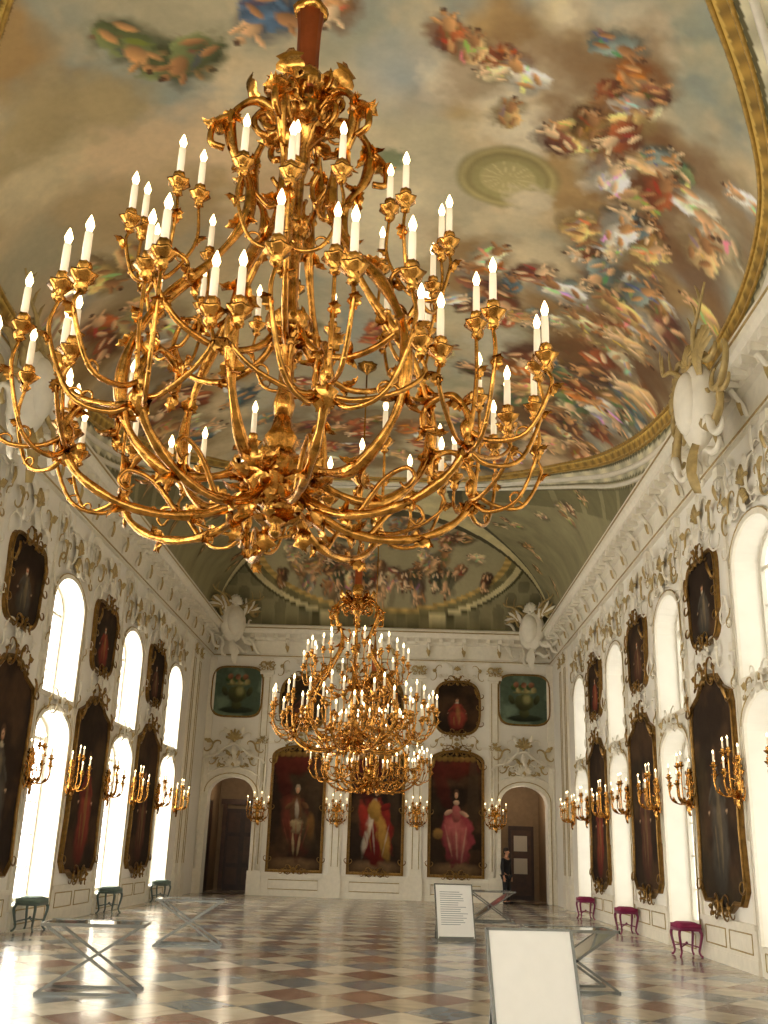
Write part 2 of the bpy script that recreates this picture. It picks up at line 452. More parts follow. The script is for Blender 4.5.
for x in (-.45,.45):
    mb.tube(loop3(rect(x-.13,x+.13,1.0,7.5),-.075),.016,4,1,closed=True)
    ornament(mb,x,7.8,.5,.4,-.08,1,3,.018); mb.box(x-.26,x+.26,-.11,0,0,.7,0)
cp=mb.mesh('trim_corner',[M_TRIM,M_GILT])
for W in (WL,WR): trim(cp,W(33.6))

# ------------------------------------------------------------ cornice
def cornice(L):
    mb=MB()
    prof=[(0,8.12),(.10,8.12),(.10,8.22),(.05,8.25),(.05,8.72),(.16,8.76),(.18,8.86),(.42,8.95),(.46,9.06),(.52,9.10),(.52,9.22),(.30,9.3),(0,9.32)]
    vs=[];n=len(prof)
    for x in (0,L):
        for d,z in prof: vs.append((x,-d,z))
    fs=[(i,i+1,n+i+1,n+i) for i in range(n-1)]; mb.add(vs,fs,0,False)
    k=int(L/.42)
    for i in range(k):
        x=(i+.5)*L/k
        mb.box(x-.07,x+.07,-.40,-.05,8.78,8.93,0)
        if i%3==0:
            mb.tube([(x,-.06,8.3),(x,-.12,8.5),(x,-.2,8.62),(x,-.3,8.76)],[.05,.045,.05,.06],5,0)
            leaf(mb,x,8.32,1.57,.36,.13,-.12,1)
    mb.tube([(0,-.1,8.17),(L,-.1,8.17)],.022,5,1); mb.tube([(0,-.53,9.12),(L,-.53,9.12)],.02,5,1)
    return mb
me=cornice(D-YB).mesh('trim_cornice',[M_TRIM,M_GILT])
trim(me,WL(YB)); trim(me,WR(D))
me=cornice(2*HW).mesh('trim_cornice_end',[M_TRIM,M_GILT]); trim(me,WE(-HW))

# ------------------------------------------------------------ end wall
DX=5.12
dl=arch(-DX,1.62,0,3.25,.62); dr=arch(DX,1.62,0,3.25,.62)
p=plate(rect(-HW-.5,HW+.5,0,ZC+.2),[dl,dr],0,.55)
obj('wall_end',p.mesh('wall_end',[M_WALL]),M=WE(),kind='structure')
mb=MB(); mb.box(-HW-.5,HW+.5,YB-.5,YB,0,ZC+.2); obj('wall_back',mb.mesh('wall_back',[M_WALL]),kind='structure')
mb=MB()
for x0,x1 in ((-4.1,4.1),):
    mb.box(x0,x1,-.06,0,0,.14,0); mb.box(x0,x1,-.03,0,.14,.6,0); mb.box(x0,x1,-.09,0,.6,.72,0)
for x in (-2.77,0,2.77):
    mb.tube(loop3(rect(x-.85,x+.85,.22,.52),-.04),.014,4,1,closed=True)
    mb.box(x-1.15,x+1.15,-.06,0,5.05,5.14,0)
for x in (-4.12,-1.385,1.385,4.12):
    mb.box(x-.24,x+.24,-.12,0,0,.78,0); mb.box(x-.19,x+.19,-.07,0,.78,8.1,0)
    mb.tube(loop3(rect(x-.11,x+.11,1.0,5.0),-.075),.014,4,1,closed=True)
    mb.tube(loop3(rect(x-.11,x+.11,5.3,7.4),-.075),.014,4,1,closed=True)
    mb.box(x-.25,x+.25,-.14,0,7.5,7.62,0); ornament(mb,x,7.8,.56,.36,-.1,1,8,.02)
    for k in (-1,1): scroll(mb,x+k*.17,7.85,.2,0,'C',.03,-.1,1)
    ornament(mb,x,5.16,.4,.3,-.09,1,9,.016)
for x in (-HW+.12,HW-.12): mb.box(x-.12,x+.12,-.08,0,0,8.1,0)
for x in (-2.77,0,2.77):
    ornament(mb,x,7.78,1.9,.5,-.06,1,31,.024,0); ornament(mb,x,5.3,1.7,.36,-.07,1,13,.02)
for c in (-DX,DX):
    a0=arch(c,1.62,0,3.25,.62); a1=scale_out(a0,.12); a2=scale_out(a0,.34)
    a1=[(p[0],max(0,p[1])) for p in a1]; a2=[(p[0],max(0,p[1])) for p in a2]
    mb.merge(plate(a1,[a0],-.1,0.0),mi=0); mb.merge(plate(a2,[a1],-.05,0.0),mi=0)
    mb.tube(loop3(a2[1:],-.06),.03,5,0); mb.tube(loop3(a1[1:],-.1),.018,5,1)
    top=[(c-1.1,-.1,4.35),(c-1.0,-.14,4.5),(c-.6,-.18,4.62),(c,-.2,5.0),(c+.6,-.18,4.62),(c+1.0,-.14,4.5),(c+1.1,-.1,4.35)]
    mb.tube(catmull(top,5),.05,6,0)
    mb.tube([(c-1.05,-.08,.8),(c-1.05,-.08,4.4)],.05,6,0); mb.tube([(c+1.05,-.08,.8),(c+1.05,-.08,4.4)],.05,6,0)
    ornament(mb,c,5.0,1.9,1.15,-.14,1,17,.045,0); ornament(mb,c,4.45,1.5,.6,-.12,1,2,.035)
    shell(mb,c,4.2,.4,-.12,0,9)
trim(mb.mesh('trim_end',[M_TRIM,M_GILT]),WE())

def door_alcove(n,x,kind):
    mb=MB(); w=1.9; dp=3.4
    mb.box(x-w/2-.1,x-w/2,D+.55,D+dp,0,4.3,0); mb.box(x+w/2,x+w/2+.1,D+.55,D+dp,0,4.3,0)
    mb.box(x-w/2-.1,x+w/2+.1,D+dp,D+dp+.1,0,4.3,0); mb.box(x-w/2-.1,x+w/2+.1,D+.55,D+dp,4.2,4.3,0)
    yy=D+dp
    if kind==0:
        mb.box(x-.62,x+.62,yy-.08,yy,0,2.9,1)
        for s in (-1,1):
            for z0,z1 in ((.2,.8),(.95,1.9),(2.05,2.75)):
                mb.box(x+s*.31-.22,x+s*.31+.22,yy-.11,yy-.06,z0,z1,2)
        mb.box(x-.78,x-.62,yy-.12,yy,0,3.1,2); mb.box(x+.62,x+.78,yy-.12,yy,0,3.1,2); mb.box(x-.85,x+.85,yy-.14,yy,3.05,3.25,2)
    else:
        mb.box(x-.2,x+.75,yy-.06,yy,.0,2.6,1); mb.box(x-.1,x+.65,yy-.09,yy,.15,2.45,2)
        for z in (.9,1.7): mb.box(x+.0,x+.5,yy-.11,yy,z,z+.55,3)
    mb.box(x-w/2+.02,x-w/2+.09,D+.6,D+1.5,.02,3.1,1 if kind==0 else 3)
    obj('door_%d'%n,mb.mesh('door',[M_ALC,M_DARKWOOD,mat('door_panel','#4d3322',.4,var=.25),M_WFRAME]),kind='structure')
door_alcove(1,-DX,0); door_alcove(2,DX,1)
for x,e in ((-DX,22),(DX,36)):
    l=bpy.data.lights.new('room_lamp','POINT'); l.energy=e; l.color=(1,.8,.58); l.shadow_soft_size=.15
    o=bpy.data.objects.new('room_lamp',l); COL.objects.link(o); o.location=(x,D+1.6,3.7)

# ------------------------------------------------------------ ceiling
nx=360; ny=1120
uu=np.linspace(-1,1,nx); xs=HW*(np.sin(uu*math.pi/2)*.6+uu*.4); xs[0]=-HW;xs[-1]=HW
ys=np.linspace(YB,D,ny)
P=Painter(xs,ys); X,Y=P.X,P.Z
tx=np.clip(np.abs(X)/HW,0,1); A=(1-tx**2.4)**(1/2.4)
te=np.clip((Y-(D-6.5))/6.5,0,1); B=(1-te**2.4)**(1/2.4)
Zc=ZC+RISE*np.minimum(A,B)
n1=fbm(X*.35+3,Y*.28+1,5);n2=fbm(X*.8+9,Y*.6+4,5);n3=fbm(X*.22+20,Y*.2+12,4);n4=fbm(X*2.5,Y*2.5,4)
C=P.C; C[...]=lin('#b8ae8e')
def over(col,m): mixc(C,np.clip(m,0,1),lin(col))
over('#9aa196',(n1-.47)*6); over('#d3c098',(n2-.46)*6*.9); over('#cfae84',(n3-.55)*7*.8); over('#e4d4aa',(n1*.5+n2*.5-.56)*9*.8)
over('#8c8f70',(n3*-1+.40)*8*.6); over('#b39462',(fbm(X*.6+40,Y*.6,4)-.54)*8*.8)
over('#e8dab4',(1-np.hypot((X-.2)/2.0,(Y-15.5)/3.0))*1.2*(n2+.4))
over('#9dabb0',(1-np.hypot((X-.6)/1.0,(Y-12.2)/1.1))*2*n1)
C*= (0.82+.34*n4)[...,None]
rnd=random.Random(5)
def cloud(x,y,r,col):
    P.ell(x,y,r,r*.7,rnd.uniform(0,3),lin(col),.7,.75,.25,wob=.5)
for (x,y,r,c) in ((2.2,12.6,1.3,'#e4d8ba'),(3.4,11.2,1.0,'#dccdac'),(4.2,13.4,.9,'#e8dcc0'),(2.0,16.2,1.6,'#decda6'),(3.2,20.3,1.2,'#c4bfa6'),(-3.0,13.0,1.7,'#dfc49a'),(-1.0,12.8,1.4,'#e2cea6'),(-4.2,15.5,1.8,'#c4ac80'),(-4.6,12.5,1.2,'#b9a67a'),(-2.8,18.6,1.8,'#cabb92'),(.8,18,1.6,'#c9c09e'),(-1.2,24,2.0,'#b9b39a'),(1.6,24.2,1.7,'#cabb96')):
    for k in range(8): cloud(x+rnd.uniform(-1,1)*r*.7,y+rnd.uniform(-1,1)*r*.7,r*rnd.uniform(.4,.7),c)
def cluster(x0,x1,y0,y1,n,s0,s1,base=None,op=.6):
    if base:
        for k in range(max(3,n//2)): P.ell(rnd.uniform(x0,x1),rnd.uniform(y0,y1),s1*.8,s1*.5,rnd.uniform(0,3),lin(base),.6,op,.2,wob=.5)
    for k in range(n): fig(P,rnd.uniform(x0,x1),rnd.uniform(y0,y1),rnd.uniform(s0,s1),rnd.uniform(0,6.28),rnd)
cluster(1.2,4.4,11.0,12.2,14,.7,1.1,'#8a6a44'); cluster(2.2,4.6,12.6,13.5,10,.7,1.0,'#845c34')
cluster(3.8,5.8,12.6,16.4,32,.7,1.25,'#7a5632'); cluster(3.9,5.9,16.2,20.6,38,.8,1.35,'#6d4a28')
cluster(1.6,4.2,16.4,18.8,18,.8,1.35,'#94703f'); cluster(3.2,5.6,19.5,24.6,38,.9,1.5,'#70502c')
cluster(-5.8,-4.4,16,24.5,34,.9,1.4,'#80663b',.5); cluster(-3.8,3.4,24.2,27.8,44,.9,1.5,'#77603b',.6)
cluster(-3,3,7,9.3,14,.9,1.3,'#7a5a40',.4); cluster(-4.6,-1.6,19.5,23.4,10,.8,1.3,None)
cluster(-1.2,2.8,20.0,23.4,7,.8,1.2,None)
for a in (0.3,1.2,2.4): fig(P,-2.9+.4*math.cos(a*3),11.5+.3*math.sin(a*3),1.4,a,rnd,cloth=lin('#6e7648'))
fig(P,-1.5,11.1,1.5,2.2,rnd,cloth=lin('#566880')); fig(P,-1.1,11.0,1.3,.6,rnd,cloth=lin('#486078')); fig(P,-.4,10.9,1.1,1.9,rnd,cloth=lin('#b88858'))
P.ell(.35,14.0,.34,.3,.4,lin('#667a52'),.6,.8,.4,wob=.5)
for r,c in ((.85,'#948656'),(.78,'#bfae74'),(.7,'#8f8252'),(.6,'#a89c66'),(.45,'#beb07a')): P.ell(2.35,14.3,r*1.1,r,0,lin(c),.12,.85,.2,wob=.04)
for k in range(14): P.ell(2.35+.3*math.cos(k*.45),14.3+.26*math.sin(k*.45),.22,.02,k*.45,lin('#d9cc96'),.5,.6)
for k in range(5): cloud(2.9+rnd.uniform(-.4,.4),14.9+rnd.uniform(-.2,.2),.4,'#dccdac')
# arc length across the vault, then distance to the fresco border measured on the surface
xd=np.linspace(0,HW,3000); zd=RISE*(1-(xd/HW)**2.4)**(1/2.4); sl=np.concatenate([[0],np.cumsum(np.hypot(np.diff(xd),np.diff(zd)))])
S_of=lambda x:np.interp(np.abs(x),xd,sl)
bp_=[(0,6.6),(1.8,7.1),(3.3,8.3),(4.35,9.9),(5.2,11.2),(5.84,12.6),(6.07,14.4),(6.1,16.5),(6.03,19.0),(5.87,21.2),(5.5,23.4),(4.9,25.2),(4.1,26.8),(3.0,28.2),(1.6,29.0),(0,29.2)]
cv=[ (q.x,q.y) for q in catmull([(float(S_of(a)),b,0) for a,b in bp_],14)]
S=S_of(X)
cv=np.array(cv); dmin=np.full(X.shape,99.0)
for i,(a,b) in enumerate(cv):
    dmin=np.minimum(dmin,np.hypot(S-a,Y-b))
sb=np.interp(Y,cv[:,1],cv[:,0],left=-1,right=-1); inside=(S<sb)
dist=np.where(inside,-dmin,dmin)
outside=dist>0
endz=(B<A)&(te>0)&outside
phi=np.arcsin(np.clip(te,0,1))/(math.pi/2)
th=np.arctan2(Y-17,S)
flute=.5+.5*np.sin(th*150)
tile=.5+.5*np.sin(th*70)
stone=(.68+.55*n4)[...,None]
def paintm(m,col,k=None):
    v=np.array(lin(col))*stone
    if k is not None: v=v*k[...,None]
    C[m]=v[m]
paintm(outside,'#98906a')
def rng(a,b): return (dist>=a)&(dist<b)
paintm(rng(0,.06),'#6b5526'); paintm(rng(.06,.13),'#d6b45c'); paintm(rng(.13,.28),'#a88438',.6+.6*flute); paintm(rng(.28,.34),'#d8c07a'); paintm(rng(.34,.42),'#5d5636')
paintm(rng(.42,.80),'#ddd5b2',.65+.45*tile); paintm(rng(.80,.86),'#66603e'); paintm(rng(.86,1.0),'#c6bb90')
pan=rng(1.05,1.9)&(np.abs(((th*9)%1)-.5)<.4); paintm(pan,'#7a7450')
paintm(rng(1.0,1.05),'#5a5434')
save=C.copy()
for k in range(150):
    yy=rnd.uniform(2,35); s=rnd.choice((-1,1)); xx=s*rnd.uniform(3.4,6.0)
    fig(P,xx,yy,rnd.uniform(.4,.8),rnd.uniform(0,6.28),rnd,cloth=lin(rnd.choice(('#7c7448','#9a9068','#8a7040','#b0a070','#7a5a3c'))))
keep=~(dist>1.05); C[keep]=save[keep]
for lo,hi,c in ((.07,.11,'#d9cb96'),(.11,.14,'#55502f'),(.94,.985,'#d9cb96')):
    paintm(endz&(phi>lo)&(phi<hi)&(dist>1.0),c)
rr_=np.hypot(X/5.0,(phi-.55)/.42)
g=endz&(rr_<1)&(dist>.3); paintm(g,'#8a8054')
cof=endz&(np.hypot(X/4.6,(phi-.55)/.385)>1)&(dist>1)&(np.sin(X*7)*np.sin(phi*40)>.1); C[cof]=C[cof]*.68
paintm(endz&(np.abs(rr_-1)<.025)&(dist>.5),'#dccf9c'); paintm(endz&(np.abs(rr_-1.04)<.012)&(dist>.5),'#4f4a2c')
od=np.hypot(X/4.4,(phi-.54)/.36)
paintm(endz&(od<1.06)&(dist>.2),'#c9a860',.7+.5*(.5+.5*np.sin(np.arctan2((phi-.54)*12,X)*60)))
inn=endz&(od<1.0); sky=np.array(lin('#aca27c'))*(.7+.5*n2)[...,None]; C[inn]=sky[inn]
save=C.copy()
for k in range(80):
    a=rnd.uniform(0,6.28); r=rnd.random()**.5*.88; ph=.54+.36*r*math.sin(a)*.9; xx=4.4*r*math.cos(a)
    fig(P,xx,(D-6.5)+6.5*math.sin(ph*math.pi/2),rnd.uniform(.7,1.2),rnd.uniform(0,6.28),rnd,cloth=lin(rnd.choice(('#7a6a48','#a88a60','#6d6848','#c2b488','#845a3a','#8c8674','#6a4a30'))))
C[~inn&endz]=save[~inn&endz]; C[inside]=save[inside]
for xx in (-3.6,-1.6,-.9,1.0,1.9,3.7):
    for k in range(2): fig(P,xx+rnd.uniform(-.2,.2),D-.55,.7,1.57+rnd.uniform(-.4,.4),rnd,cloth=lin(rnd.choice(('#5a3a26','#6a4a30','#4a4a34'))))
rib_=np.abs(A-B); paintm((rib_<.03)&(dist>.9)&(te>0),'#dccf9c'); paintm((rib_<.05)&(rib_>=.03)&(dist>.9)&(te>0),'#4d4830')
V=np.stack([X.ravel(),Y.ravel(),Zc.ravel()],1); idx=np.arange(nx*ny).reshape(nx,ny)
F=np.stack([idx[:-1,:-1],idx[:-1,1:],idx[1:,1:],idx[1:,:-1]],-1).reshape(-1,4)
me=bpy.data.meshes.new('ceiling'); me.from_pydata(V.tolist(),[],F.tolist()); me.materials.append(M_PAINT)
at=me.color_attributes.new('paint','FLOAT_COLOR','POINT'); CC=np.ones((nx*ny,4)); CC[:,:3]=np.clip(C.reshape(-1,3),0,1)
at.data.foreach_set('color',CC.ravel().astype(np.float32)); me.polygons.foreach_set('use_smooth',[True]*len(me.polygons))
obj('ceiling',me,kind='structure')
# raised moulding that frames the fresco
def ceil_pt(s,y,drop=.0):
    x=float(np.interp(s,sl,xd)); a=(1-min(1,x/HW)**2.4)**(1/2.4); t=min(1,max(0,(y-(D-6.5))/6.5)); b=(1-t**2.4)**(1/2.4)
    return Vector((x,y,ZC+RISE*min(a,b)-drop))
mb=MB(); nrm=[]
for i in range(len(cv)):
    t=cv[min(i+1,len(cv)-1)]-cv[max(i-1,0)]; t=t/np.hypot(*t); nrm.append(np.array([t[1],-t[0]]))
for off,r,mi in ((.04,.04,0),(.31,.035,0),(.62,.07,1),(.92,.06,1)):
    right=[ceil_pt(max(0,min(sl[-1]-.05,c[0]+n_[0]*off)),c[1]+n_[1]*off) for c,n_ in zip(cv,nrm)]
    right=[q for q in right if q.z>ZC+.25 or off<.5]
    loop=right+[Vector((-q.x,q.y,q.z)) for q in reversed(right)][1:-1]
    mb.tube(loop,r,6,mi,closed=True)
obj('trim_90',mb.mesh('trim_fresco',[M_FRAME,M_TRIM]),kind='structure')

# ------------------------------------------------------------ portraits
def portrait_paint(style,seed):
    def fn(P,cx,cz,w,h):
        rn=random.Random(seed); X,Z=P.X,P.Z
        P.C[...]=lin('#2c2016'); n=fbm(X*1.5+seed*3,Z*1.5+seed,4)
        mixc(P.C,np.clip((n-.45)*5,0,1)*.7,lin('#4e3824')); mixc(P.C,np.clip((fbm(X*1.1+seed*9,Z+3,3)-.5)*5,0,1)*.6,lin('#383020'))
        E=lambda x,z,rx,rz,a,c,s=.2,op=1,sh=.6,wob=.15:P.ell(cx+x*w,cz+z*h,rx*w,rz*h,a,lin(c) if isinstance(c,str) else c,s,op,sh,wob)
        S=dict(robe=('#6d1f18','#9a7434','#b3a892'),empress=('#7d3438','#94504a','#b8957a'),prince=('#5e4028','#8d7a58','#988b76'),
               dark=('#5a382a','#7a6642','#b99a78'),blue=('#4a443c','#7a6a4c','#b99a78'),red=('#7a3428','#8a6a3a','#c9a080'))[style]
        if style in('robe','empress','prince'):
            E(.0,.72,.9,.22,.1,'#5a241a',.4,.9,.6,.4); E(-.6,.5,.35,.5,.3,'#4d1e16',.4,.8,.6,.4); E(.65,.3,.25,.8,0,'#443626',.3,.7)
            E(0,-.92,1.1,.14,0,'#6a5238',.5,.8)
            for k in range(8): E(-.9+k*.22,.88,.14,.06,rn.uniform(-.5,.5),'#9a7838',.4,.6)
        if style=='empress':
            E(.05,-.40,.66,.42,0,S[0],.15,1,.6,.3); E(.0,-.43,.46,.38,.15,S[1],.5,1,.7,.4)
            for k in range(7): E(-.4+k*.14,-.5,.05,.3,.35-.1*k,S[2] if k%2 else S[0],.7,.5,.4,.5)
            E(0,-.02,.2,.16,0,S[1],.2); E(-.3,.0,.2,.045,.5,'#b08a70',.3); E(.3,-.02,.22,.04,-.5,'#b08a70',.3); E(0,.16,.13,.05,0,'#c09c7c',.3)
            E(-.7,-.35,.22,.1,0,'#7a5c30',.3)
        elif style=='robe':
            E(.0,-.36,.66,.50,.1,S[0],.2,1,.6,.35); E(.28,-.42,.26,.42,.25,S[1],.4,1,.6,.4); E(-.28,-.28,.16,.5,-.2,S[2],.4,.9,.6,.4); E(-.05,0,.3,.2,0,S[1],.3,1,.6,.3)
            for k in range(6): E(-.4+k*.16,-.45,.04,.28,.3-.1*k,S[k%3],.7,.5,.4,.5)
            E(.35,.05,.25,.06,.5,S[0],.3); E(-.5,-.1,.2,.3,.2,'#8a2c20',.4,.9,.6,.4)
        elif style=='prince':
            E(-.05,-.30,.55,.5,.2,'#5a2c20',.4,1,.6,.4); E(.3,-.3,.34,.45,.4,'#4a3a26',.4,1,.6,.4); E(-.02,-.06,.28,.26,0,S[0],.3,1,.6,.3); E(.0,-.04,.1,.22,.05,S[2],.5,1,.6,.3); E(.02,-.3,.26,.16,.1,S[1],.4,1,.6,.4)
            E(-.08,-.58,.06,.2,.08,S[1],.4); E(.14,-.60,.06,.2,-.1,S[1],.4)
            E(-.3,.02,.22,.05,.7,S[0],.3); E(.3,.04,.2,.05,-.6,S[0],.3); E(.55,-.3,.2,.25,0,'#6a4a26',.4,.9)
            for k in range(5): E(-.4+k*.2,-.4,.04,.24,.3-.14*k,'#7a4030',.7,.5,.4,.5)
        else:
            E(0,-.45,.45,.5,rn.uniform(-.1,.1),S[0],.4,1,.6,.3); E(0,.0,.26,.2,0,S[0],.3,1,.6,.3); E(.05,-.25,.12,.4,0,S[1],.6,.6,.5,.4)
            for k in range(5): E(-.25+k*.12,-.5,.04,.26,.2-.1*k,S[k%2],.7,.6,.4,.5)
            E(-.28,-.05,.2,.045,.8,S[0],.3); E(.28,-.05,.2,.045,-.8,S[0],.3); E(-.42,-.2,.05,.02,0,S[2],.3); E(.42,-.2,.05,.02,0,S[2],.3)
            E(0,.19,.1,.035,0,'#b0a288',.3)
        E(0,.31,.12,.08,0,'#4a3424' if style not in('robe','prince') else '#8c7c66',.3); E(0,.28,.075,.058,0,'#c0946f',.3,1,.3)
        E(-.025,.29,.012,.007,0,'#2a1a12',.3,1,0,0); E(.025,.29,.012,.007,0,'#2a1a12',.3,1,0,0); E(0,.255,.022,.005,0,'#a04a3a',.3,1,0,0)
        P.C*=(.72+.5*fbm(X*5,Z*5,3))[...,None]
    return fn
def vase_paint(P,cx,cz,w,h):
    X,Z=P.X,P.Z; P.C[...]=lin('#4c5a4a'); mixc(P.C,np.clip((fbm(X*2,Z*2,4)-.4)*4,0,1),lin('#70806a'))
    E=lambda x,z,rx,rz,a,c,s=.2:P.ell(cx+x*w,cz+z*h,rx*w,rz*h,a,lin(c),s,1,.7,.1)
    E(0,-.75,.75,.15,0,'#2a3024'); E(0,-.55,.22,.2,0,'#46482c'); E(0,-.1,.42,.38,0,'#46482c'); E(.1,0,.2,.25,0,'#8f8a5a',.6); E(0,.3,.5,.07,0,'#7c7a50')
    for k in range(9): E(-.4+.1*k,.5+.12*math.sin(k*2.1),.13,.13,k,('#3e5230','#8a5a44','#9a8a5a')[k%3],.3)
    E(-.5,0,.12,.22,.4,'#3c3e26'); E(.5,0,.12,.22,-.4,'#3c3e26')

def kidney(cx,cz,a,b):
    return superell(cx,cz,a,b,2.7,44,lambda t:1+.07*math.cos(4*t+math.pi)*1+.035*math.sin(3*t))
def tallshape(w,z0,z1):
    return [(-w,z0+.35),(-w*.8,z0+.12),(-w*.5,z0+.12),(-w*.25,z0),(w*.25,z0),(w*.5,z0+.12),(w*.8,z0+.12),(w,z0+.35),(w*.94,z0+1.2),(w*.98,z0+2.2),(w,z1-.75),(w*.9,z1-.42),(w*.55,z1-.28),(w*.3,z1-.05),(0,z1),(-w*.3,z1-.05),(-w*.55,z1-.28),(-w*.9,z1-.42),(-w,z1-.75),(-w*.98,z0+2.2),(-w*.94,z0+1.2)]
def portrait(outline,style,seed,fr,label,M,orn=True,res=.035,fn=None):
    o=obj('wall_portrait',None,M=M,label=label,cat='painting')
    me=canvas_mesh('canvas',outline,res,fn or portrait_paint(style,seed),M_CANVAS,-.06)
    obj('canvas',me,o)
    mb=MB(); out=scale_out(outline,fr*.5)
    mb.merge(plate(scale_out(outline,fr),[scale_out(outline,-.02)],-.07,-.0))
    mb.tube(loop3(out,-.085),fr*.42,6,0,closed=True); mb.tube(loop3(scale_out(outline,.0),-.075),fr*.2,5,0,closed=True)
    x0=min(p[0] for p in outline);x1=max(p[0] for p in outline);z0=min(p[1] for p in outline);z1=max(p[1] for p in outline);cx=(x0+x1)/2
    if orn:
        ww=(x1-x0)
        ornament(mb,cx,z1+.02,ww*.6,.38,-.1,0,seed,.024); ornament(mb,cx,z0-.0,ww*.5,.26,-.1,0,seed+1,.02)
        for s in (-1,1):
            for z in (z0+.35,(z0+z1)/2,z1-.5): scroll(mb,cx+s*(ww/2+.02),z,.26,1.57,'C' ,.02,-.09,0)
            leaf(mb,cx+s*ww*.47,z1-.55,1.57+s*.3,.35,.1,-.1,0)
    obj('frame',mb.mesh('frame',[M_GOLD2]),o)
    return o
st=['dark','red','blue','dark','red','dark','blue','dark']
i=0
for W in (WL,WR):
    for py in PAINT_Y:
        s=st[i]
        portrait(tallshape(1.16,.86,4.66),s,10+i,.06,'tall dark full-length portrait in a curved gilt frame between windows',W(py))
        portrait(kidney(0,6.05,.86,.82),s,40+i,.045,'oval dark portrait in a shaped gilt frame above a tall portrait',W(py)); i+=1
big=lambda:arch(0,1.8,.84,4.55,.4)
portrait(big(),'prince',70,.08,'full-length portrait of a standing nobleman in brown and red',WE(-2.77),res=.02)
portrait(big(),'robe',71,.08,'full-length portrait of a ruler in red and gold robes',WE(0),res=.02)
portrait(big(),'empress',72,.08,'full-length portrait of a woman in a wide rose gown',WE(2.77),res=.02)
for x,s,k in ((-2.77,'dark',80),(0,'blue',81),(2.77,'red',82)):
    portrait(superell(0,6.5,.8,.92,3.2,40),s,k,.06,'dark half-length portrait in a gilt frame above a large portrait',WE(x))
for x in (-DX-.05,DX+.05):
    o=portrait(superell(0,6.85,.9,.88,4.5,44),'dark',90,.05,'green painted panel with an urn of flowers above the doorway',WE(x),orn=False,fn=vase_paint)
    o.name='urn_panel'

# ------------------------------------------------------------ candles
def candle_meshes(h,r,bh,bulb):
    m=MB(); m.lathe([(r,0),(r*1.02,h*.6),(r*.95,h),(r*.5,h+.004)],10); c=m.mesh('candle',[M_CANDLE])
    m=MB(); m.lathe([(r*.45,0),(r*.85,bh*.25),(r*1.1,bh*.42),(r*.7,bh*.70),(r*.12,bh)],8); b=m.mesh('bulb',[bulb])
    return c,b
CH,BH=.19,.11
c_me,b_me=candle_meshes(CH,.022,BH,M_BULB)
sc_me,sb_me=candle_meshes(.13,.014,.06,M_BULB)
def add_candle(parent,p,big=True):
    c=obj('candle',c_me if big else sc_me,parent,Matrix.Translation(p))
    obj('bulb',b_me if big else sb_me,c,Matrix.Translation((0,0,CH if big else .13)))
def cup(mb,p,s=1.0,mi=0):
    mb.lathe([(.008*s,-.10*s),(.03*s,-.08*s),(.016*s,-.06*s),(.04*s,-.035*s),(.062*s,-.01*s),(.066*s,0),(.03*s,-.004*s),(.026*s,.015*s),(.036*s,.03*s),(.03*s,.055*s),(.028*s,.06*s)],12,p,mi,6,.12)
def curlpath(p,u,r0,turns=1.3,up=1,n=16):
    p=Vector(p);u=Vector(u).normalized();o=[]
    c=p+Vector((0,0,up*r0))
    for i in range(n):
        t=i/(n-1); a=-math.pi/2+t*turns*2*math.pi; rr=r0*(1-.75*t)
        o.append(c+u*rr*math.cos(a)+Vector((0,0,up*rr*math.sin(a))))
    return o
def acanthus(mb,p,d,L,w,mi=0,nrm=(0,0,1)):
    p=Vector(p);d=Vector(d).normalized();n_=Vector(nrm); s=d.cross(n_)
    if s.length<1e-3: s=d.orthogonal()
    s.normalize(); n_=s.cross(d); vs=[];fs=[];n=7
    for i in range(n+1):
        t=i/n; ww=w*(math.sin(math.pi*(.12+.85*t))**.8)*(1+.35*math.cos(t*18)); c=p+d*L*(t-.25*t*t)+n_*L*.45*t*t*t
        vs+=[c-s*ww/2+n_*.025,c-n_*.014,c+s*ww/2+n_*.025]
    for i in range(n): fs+=[(i*3,i*3+1,i*3+4,i*3+3),(i*3+1,i*3+2,i*3+5,i*3+4)]
    mb.add(vs,fs,mi)
def along(mb,P,step,L,w):
    """leaves hugging a scroll, alternating sides"""
    for j,i in enumerate(range(2,len(P)-2,step)):
        d=(P[i+1]-P[i]).normalized(); b=d.orthogonal().normalized(); c=d.cross(b)
        v=(b,c,-b,-c)[j%4]
        acanthus(mb,P[i]+v*.010,(d+v*.28),L,w,0,tuple(v)); acanthus(mb,P[i]-v*.010,(d-v*.2),L*.8,w*.8,0,tuple(-v))
def branch(mb,a,b,sag=.18,r=.0125,mi=0):
    a=Vector(a);b=Vector(b)-Vector((0,0,.09)); d=b-a; hz=Vector((d.x,d.y,0))
    P=catmull([a,a+hz*.3-Vector((0,0,sag*.6)),a+hz*.75+Vector((0,0,-sag+d.z*.25)),a+hz*1.06+Vector((0,0,d.z*.6)),b],5)
    m=len(P); mb.tube(P,[r*(1.5-.6*i/m) for i in range(m)],6,mi)
    u=hz.normalized() if hz.length>1e-6 else Vector((1,0,0))
    k=P[m//2]
    curl=[k+u*(.05*math.cos(t))*(1-t/9)+Vector((0,0,.05*math.sin(t)*(1-t/9)))-u*.03 for t in [j*.55 for j in range(10)]]
    mb.tube(curl,[.012*(1-j/12) for j in range(10)],5,mi)
    q=2*m//3; dd=P[q+1]-P[q]; acanthus(mb,P[q],dd,.11,.07,mi,(0,0,1) if abs(dd.normalized().z)<.8 else tuple(u))

